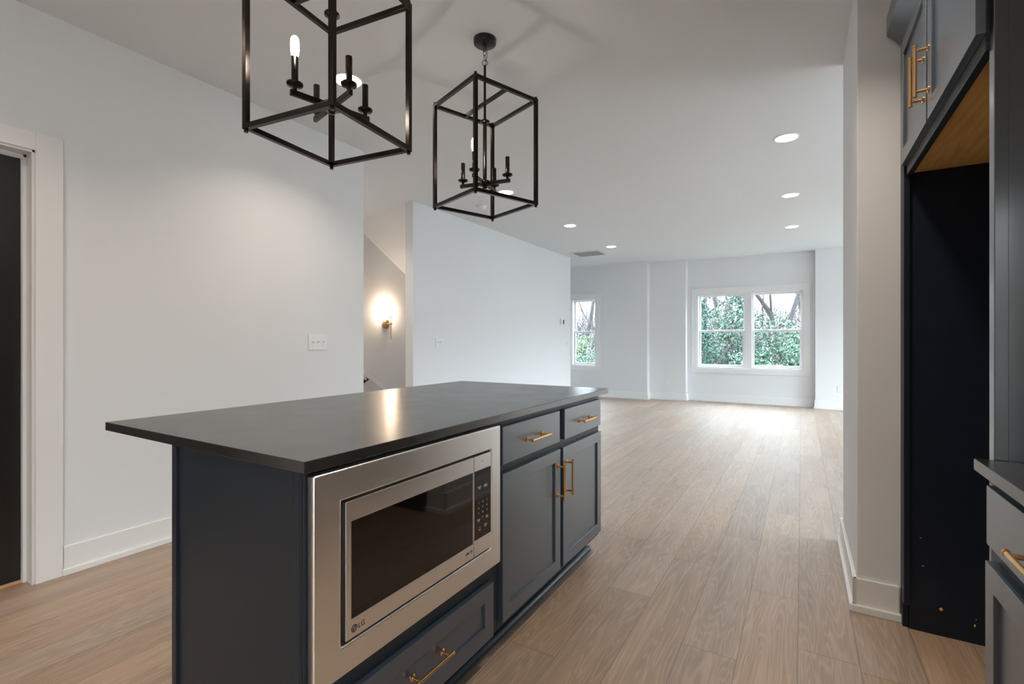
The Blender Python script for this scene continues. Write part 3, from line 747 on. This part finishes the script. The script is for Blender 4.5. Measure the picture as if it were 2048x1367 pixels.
MB().box(-.235, .235, -.215, .215, -.0015, -.0005).build('backing', M_SLOT, gr)
lv = MB()
for k in range(18):
    y = -.205 + k * .0241
    lv.obox((0, y, -.0055), (1, 0, 0), (0, 1, .55), (0, -.55, 1), .235, .009, .0008)
lv.build('louvres', M_GRILLE, gr)

# ------------------------------------------------------------------ wall plates
def wall_plate(name, wx, y, z, w, h, label, cat, kind, n, group=None):
    """plate on a wall that faces +X"""
    o = thing(name, (wx, y, z), label, cat, group)
    MB().box(wx, wx + .006, y - w / 2, y + w / 2, z - h / 2, z + h / 2).build('plate', M_PLATE, o, 0.003)
    for k in range(n):
        yy = y + (k - (n - 1) / 2) * .046
        if kind == 'toggle':
            MB().box(wx + .006, wx + .008, yy - .0055, yy + .0055, z - .012, z + .012).obox((wx + .012, yy, z + .004), (1, 0, .5), (0, 1, 0), (-.5, 0, 1), .009, .0042, .0042).build('toggle', M_PLATE, o, 0.001)
            for dz in (-.031, .031): MB().cyl((wx + .006, yy, z + dz), (wx + .0072, yy, z + dz), .003, n=10).build('screw', M_GRILLE, o)
    return o
wall_plate('light_switch', LX, 2.383, 1.149, .165, .117, 'white three-toggle light switch plate on the kitchen wall', 'light switch', 'toggle', 3)
wall_plate('light_switch', MX, 4.566, 1.143, .118, .117, 'white two-toggle light switch plate just right of the stair opening', 'light switch', 'toggle', 2)
wall_plate('light_switch', MX, 8.315, 1.125, .075, .117, 'white single light switch near the end of the middle wall, below the thermostat', 'light switch', 'toggle', 1)
th = thing('thermostat', (MX, 8.06, 1.51), 'small white thermostat with a dark screen at the end of the middle wall', 'thermostat')
MB().box(MX, MX + .024, 7.99, 8.14, 1.455, 1.568).build('case', M_PLATE, th, 0.006, 3)
MB().box(MX + .0238, MX + .0255, 8.075, 8.128, 1.475, 1.55).build('screen', M_SCREEN, th)
def outlet(x, y, z, label):
    o = thing('power_outlet', (x, y, z), label, 'outlet', 'far wall outlets')
    MB().box(x - .037, x + .037, y - .006, y, z - .059, z + .059).build('plate', M_PLATE, o, 0.003)
    for dz in (-.02, .02):
        s_ = MB().lathe([(.0165, -.0085), (.0165, -.006)], (0, 0, 0), 'X', 20)
        s_.v = [(x + p[1], y + p[0], z + dz + p[2] * .85) for p in s_.v]
        s_ = s_.build('socket', M_PLATE, o)
        for dx in (-.0062, .0062): MB().box(x + dx - .0013, x + dx + .0013, y - .0092, y - .0084, z + dz - .003, z + dz + .006).build('slot', M_SLOT, s_)
outlet(-2.305, Y2_, .346, 'white outlet low on the narrow far wall run left of the double window')
outlet(0.556, Y4_, .352, 'white outlet low on the far wall right of the double window')

# ------------------------------------------------------------------ sconce, handrail
sc = thing('wall_sconce', (SX, 4.95, 1.40), 'brass wall sconce with glowing round globe in the stairwell', 'wall sconce')
MB().lathe([(.066, 0), (.068, .006), (.066, .018), (.060, .024), (0, .026)], (SX, 4.95, 1.40), 'X').build('backplate', M_ABRASS, sc)
RX_ = SX + .105
MB().cyl((SX + .02, 4.95, 1.40), (RX_ + .01, 4.95, 1.403), .009).cyl((RX_ - .012, 4.95, 1.403), (RX_ + .014, 4.95, 1.403), .014).build('arm', M_ABRASS, sc)
MB().cyl((RX_, 4.95, 1.187), (RX_, 4.95, 1.495), .0052).build('rod', M_ABRASS, sc)
MB().lathe([(.008, 1.490), (.040, 1.494), (.040, 1.501), (.020, 1.503), (.020, 1.530), (0, 1.530)], (RX_, 4.95, 0)).build('holder', M_ABRASS, sc)
gb = MB().lathe([(.018, 1.528)] + [(.050 * math.sin(R(a)), 1.575 - .050 * math.cos(R(a))) for a in range(24, 181, 12)], (RX_, 4.95, 0)).build('globe', M_GLOBE, sc)

hr = thing('handrail', (SX + .07, 4.5, .72), 'white sloping handrail on the stairwell wall, just showing above the counter', 'handrail')
hx = SX + .07; sl = -0.66
ya, za = 4.515, 0.722
d = Vector((0, 1, sl)).normalized()
p0 = Vector((hx, ya, za)) - d * 0.05; p1 = p0 + d * 2.6
MB().obox((p0 + p1) / 2, d, (1, 0, 0), d.cross(Vector((1, 0, 0))), 1.3, .021, .028).build('rail', M_TRIM, hr, 0.012, 3)
for t_ in (0.10, 1.5):
    q = p0 + d * t_
    m_ = MB().cyl((SX, q.y, q.z - .075), (SX + .008, q.y, q.z - .075), .024).cyl((SX + .006, q.y, q.z - .075), (hx, q.y, q.z - .060), .0085).cyl((hx, q.y, q.z - .062), (hx, q.y, q.z - .026), .0085)
    m_.obox(q - Vector((0, 0, .030)), d, (1, 0, 0), d.cross(Vector((1, 0, 0))), .035, .010, .003)
    m_.build('bracket', M_BLACKM, hr)

# ------------------------------------------------------------------ outdoors: slope, hedges, trees beyond the windows
gm = MB(); NX, NY = 30, 26
def gz(x, y): return -0.9 + 0.09 * max(0, y - 13) + 0.12 * math.sin(x * .7 + y * .4) + 0.08 * math.sin(x * 1.9 - y * 1.1)
gv = [(-30 + 42 * i / NX, 10.6 + 36 * j / NY, gz(-30 + 42 * i / NX, 10.6 + 36 * j / NY)) for j in range(NY + 1) for i in range(NX + 1)]
gm.add(gv, [(j * (NX + 1) + i, j * (NX + 1) + i + 1, (j + 1) * (NX + 1) + i + 1, (j + 1) * (NX + 1) + i) for j in range(NY) for i in range(NX)], True)
struct('ground_bank', gm, M_GRASS, 'grassy bank rising beyond the windows', 'ground')

def leaves(mb, c, rad, n, size, rng):
    for _ in range(n):
        while True:
            p = Vector((rng.uniform(-1, 1), rng.uniform(-1, 1), rng.uniform(-1, 1)))
            if 0.25 < p.length < 1: break
        bump = 0.82 + 0.25 * math.sin(p.x * 5 + c[0]) * math.sin(p.z * 6 + c[1])
        q = Vector(c) + Vector((p.x * rad[0], p.y * rad[1], p.z * rad[2])) * bump
        a = Vector((rng.gauss(0, 1), rng.gauss(0, 1), rng.gauss(0, 1))).normalized(); b = a.orthogonal().normalized()
        b = Matrix.Rotation(rng.uniform(0, 6.28), 3, a) @ b
        c2 = a.cross(b); s_ = size * rng.uniform(.6, 1.3)
        mb.add([q - b * s_, q + c2 * s_ * .5, q + b * s_, q - c2 * s_ * .5], [(0, 1, 2, 3)])
    return mb

def branchy(mb, p, d, r, length, depth, rng, spread=0.55, droop=0.0, kids=(2, 3)):
    n = 4 if depth > 1 else 2
    for _ in range(n):
        d2 = (d + Vector((rng.gauss(0, .12), rng.gauss(0, .12), rng.gauss(0, .10) - droop))).normalized()
        q = p + d2 * length / n; r2 = r * .90
        mb.cyl(p, q, r, r2, n=6 if r > .03 else 3, cap=False)
        p, d, r = q, d2, r2
        if depth > 0 and rng.random() < .75:
            e = (d + Vector((rng.gauss(0, spread), rng.gauss(0, spread), rng.gauss(0.1, spread * .7)))).normalized()
            branchy(mb, p, e, r * .55, length * .62, depth - 1, rng, spread, droop, kids)
    if depth > 0:
        for _ in range(rng.randint(*kids)):
            e = (d + Vector((rng.gauss(0, spread), rng.gauss(0, spread), rng.gauss(0, spread * .6)))).normalized()
            branchy(mb, p, e, r * .7, length * .7, depth - 1, rng, spread, droop, kids)

def bush(x, y, rad, mat, n, size, label, seed, zc=None):
    rng = random.Random(seed); z0 = gz(x, y)
    o = thing('bush', (x, y, z0), label, 'bush', 'bushes beyond the windows')
    zc = z0 + rad[2] * .85 if zc is None else zc
    leaves(MB(), (x, y, zc), rad, int(n * 1.9), size * .70, rng).build('foliage', mat, o)
    m_ = MB()
    for _ in range(4): branchy(m_, Vector((x, y, z0 - .05)), Vector((rng.gauss(0, .4), rng.gauss(0, .4), 1)).normalized(), .025, rad[2] * .9, 1, rng)
    m_.build('stems', M_TWIG, o)
    return o
bush(-1.95, 13.6, (1.00, .7, .85), M_LEAFM, 2600, .060, 'mid green bush low in the left pane of the double window', 1)
bush(-0.55, 13.4, (0.95, .7, .95), M_LEAFL, 2600, .060, 'pale yellow-green bush low in the right pane of the double window', 2)
bush(-1.25, 15.2, (0.9, .7, 1.05), M_LEAFM, 2000, .065, 'leafy green bush behind the middle post of the double window', 3)
bush(-3.00, 15.4, (1.0, .7, 2.3), M_LEAFD, 3600, .070, 'tall dark ivy-green bush at the left side of the double window', 4)
bush(0.15, 15.6, (0.9, .7, 1.25), M_LEAFM, 2400, .065, 'green bush at the right side of the double window', 5)
bush(-2.25, 17.4, (1.5, .8, 1.75), M_LEAFM, 3400, .070, 'broad green bush farther back, left half of the double window', 6)
bush(-0.30, 17.8, (1.5, .8, 1.35), M_LEAFM, 3000, .070, 'broad green bush farther back, right half of the double window', 7)
bush(-5.65, 13.8, (0.8, .7, .95), M_LEAFM, 2600, .055, 'green bush low in the narrow window', 8)
bush(-6.9, 16.5, (1.1, .8, 1.1), M_LEAFL, 2200, .065, 'pale green bush farther back in the narrow window', 9)

def tree(x, y, lean, r, h, mat, label, seed, depth=3, ivy=None):
    rng = random.Random(seed); z0 = gz(x, y)
    o = thing('tree', (x, y, z0), label, 'tree', 'trees beyond the windows')
    m_ = MB(); branchy(m_, Vector((x, y, z0 - .1)), Vector((lean, 0, 1)).normalized(), r, h, depth, rng, .55, 0.0, (2, 3))
    m_.build('trunk', mat, o)
    if ivy:
        n, w, hh = ivy
        leaves(MB(), (x + lean * hh * .5 + .1, y - .1, z0 + hh * .55), (w, w, hh * .5), n, .06, rng).build('ivy', M_LEAFD, o)
    return o
tree(-2.30, 16.2, -0.28, .12, 5.0, M_BARK, 'pale leaning tree trunk in the left pane of the double window', 11, 2)
tree(-2.05, 18.6, 0.04, .17, 6.5, M_BARK, 'thick pale upright trunk with ivy in the left pane of the double window', 12, 3, (1100, .32, 3.9))
tree(-0.35, 18.5, -0.20, .09, 5.5, M_BARKD, 'dark thin tree at the right of the double window', 13, 3)
tree(-1.05, 20.5, 0.15, .10, 6.0, M_TWIG, 'grey bare tree behind the middle post of the double window', 14, 2)
tree(-3.6, 21.5, 0.05, .11, 5.0, M_TWIG, 'grey bare tree behind the left edge of the double window', 15, 2)
tree(0.55, 22.0, -0.1, .11, 6.5, M_TWIG, 'grey bare tree behind the right edge of the double window', 16, 2)
tree(-1.8, 24.5, 0.0, .12, 7.0, M_TWIG, 'distant bare tree in the left pane of the double window', 17, 2)
tree(-0.2, 26.0, 0.1, .12, 7.0, M_TWIG, 'distant bare tree in the right pane of the double window', 18, 3)
tree(-6.3, 15.8, 0.10, .05, 4.2, M_TWIG, 'thin bare tree in the narrow window', 19, 3)
tree(-8.6, 21.0, -0.05, .10, 6.5, M_TWIG, 'distant bare tree in the narrow window', 20, 2)
tree(-9.6, 24.0, 0.05, .10, 6.5, M_BARKD, 'distant dark bare tree at the back of the narrow window', 21, 2)

# dense bare undergrowth at the back of the bank
rng = random.Random(55); tk = MB()
for _ in range(520):
    x = rng.uniform(-13.5, 2.2); y = rng.uniform(20, 29); z = gz(x, y)
    p = Vector((x, y, z)); d = Vector((rng.gauss(0, .25), rng.gauss(0, .25), 1)).normalized()
    for k in range(4):
        d = (d + Vector((rng.gauss(0, .22), rng.gauss(0, .22), 0))).normalized(); q = p + d * rng.uniform(.5, .9)
        rr = .020 * (1 - k / 7.5); tk.cyl(p, q, rr, rr * .85, n=3, cap=False)
        for _k in range(2):
            e = (d + Vector((rng.gauss(0, .8), rng.gauss(0, .8), rng.gauss(0, .4)))).normalized()
            q2 = p + e * rng.uniform(.4, .9); tk.cyl(p, q2, rr * .5, rr * .35, n=3, cap=False)
            e2 = (e + Vector((rng.gauss(0, .7), rng.gauss(0, .7), rng.gauss(0, .5)))).normalized(); tk.cyl(q2, q2 + e2 * .5, rr * .35, rr * .2, n=3, cap=False)
        p = q
tag(tk.build('undergrowth', M_TWIG, None), 'tangle of bare grey undergrowth at the back, seen through the windows', 'undergrowth', None, 'stuff')
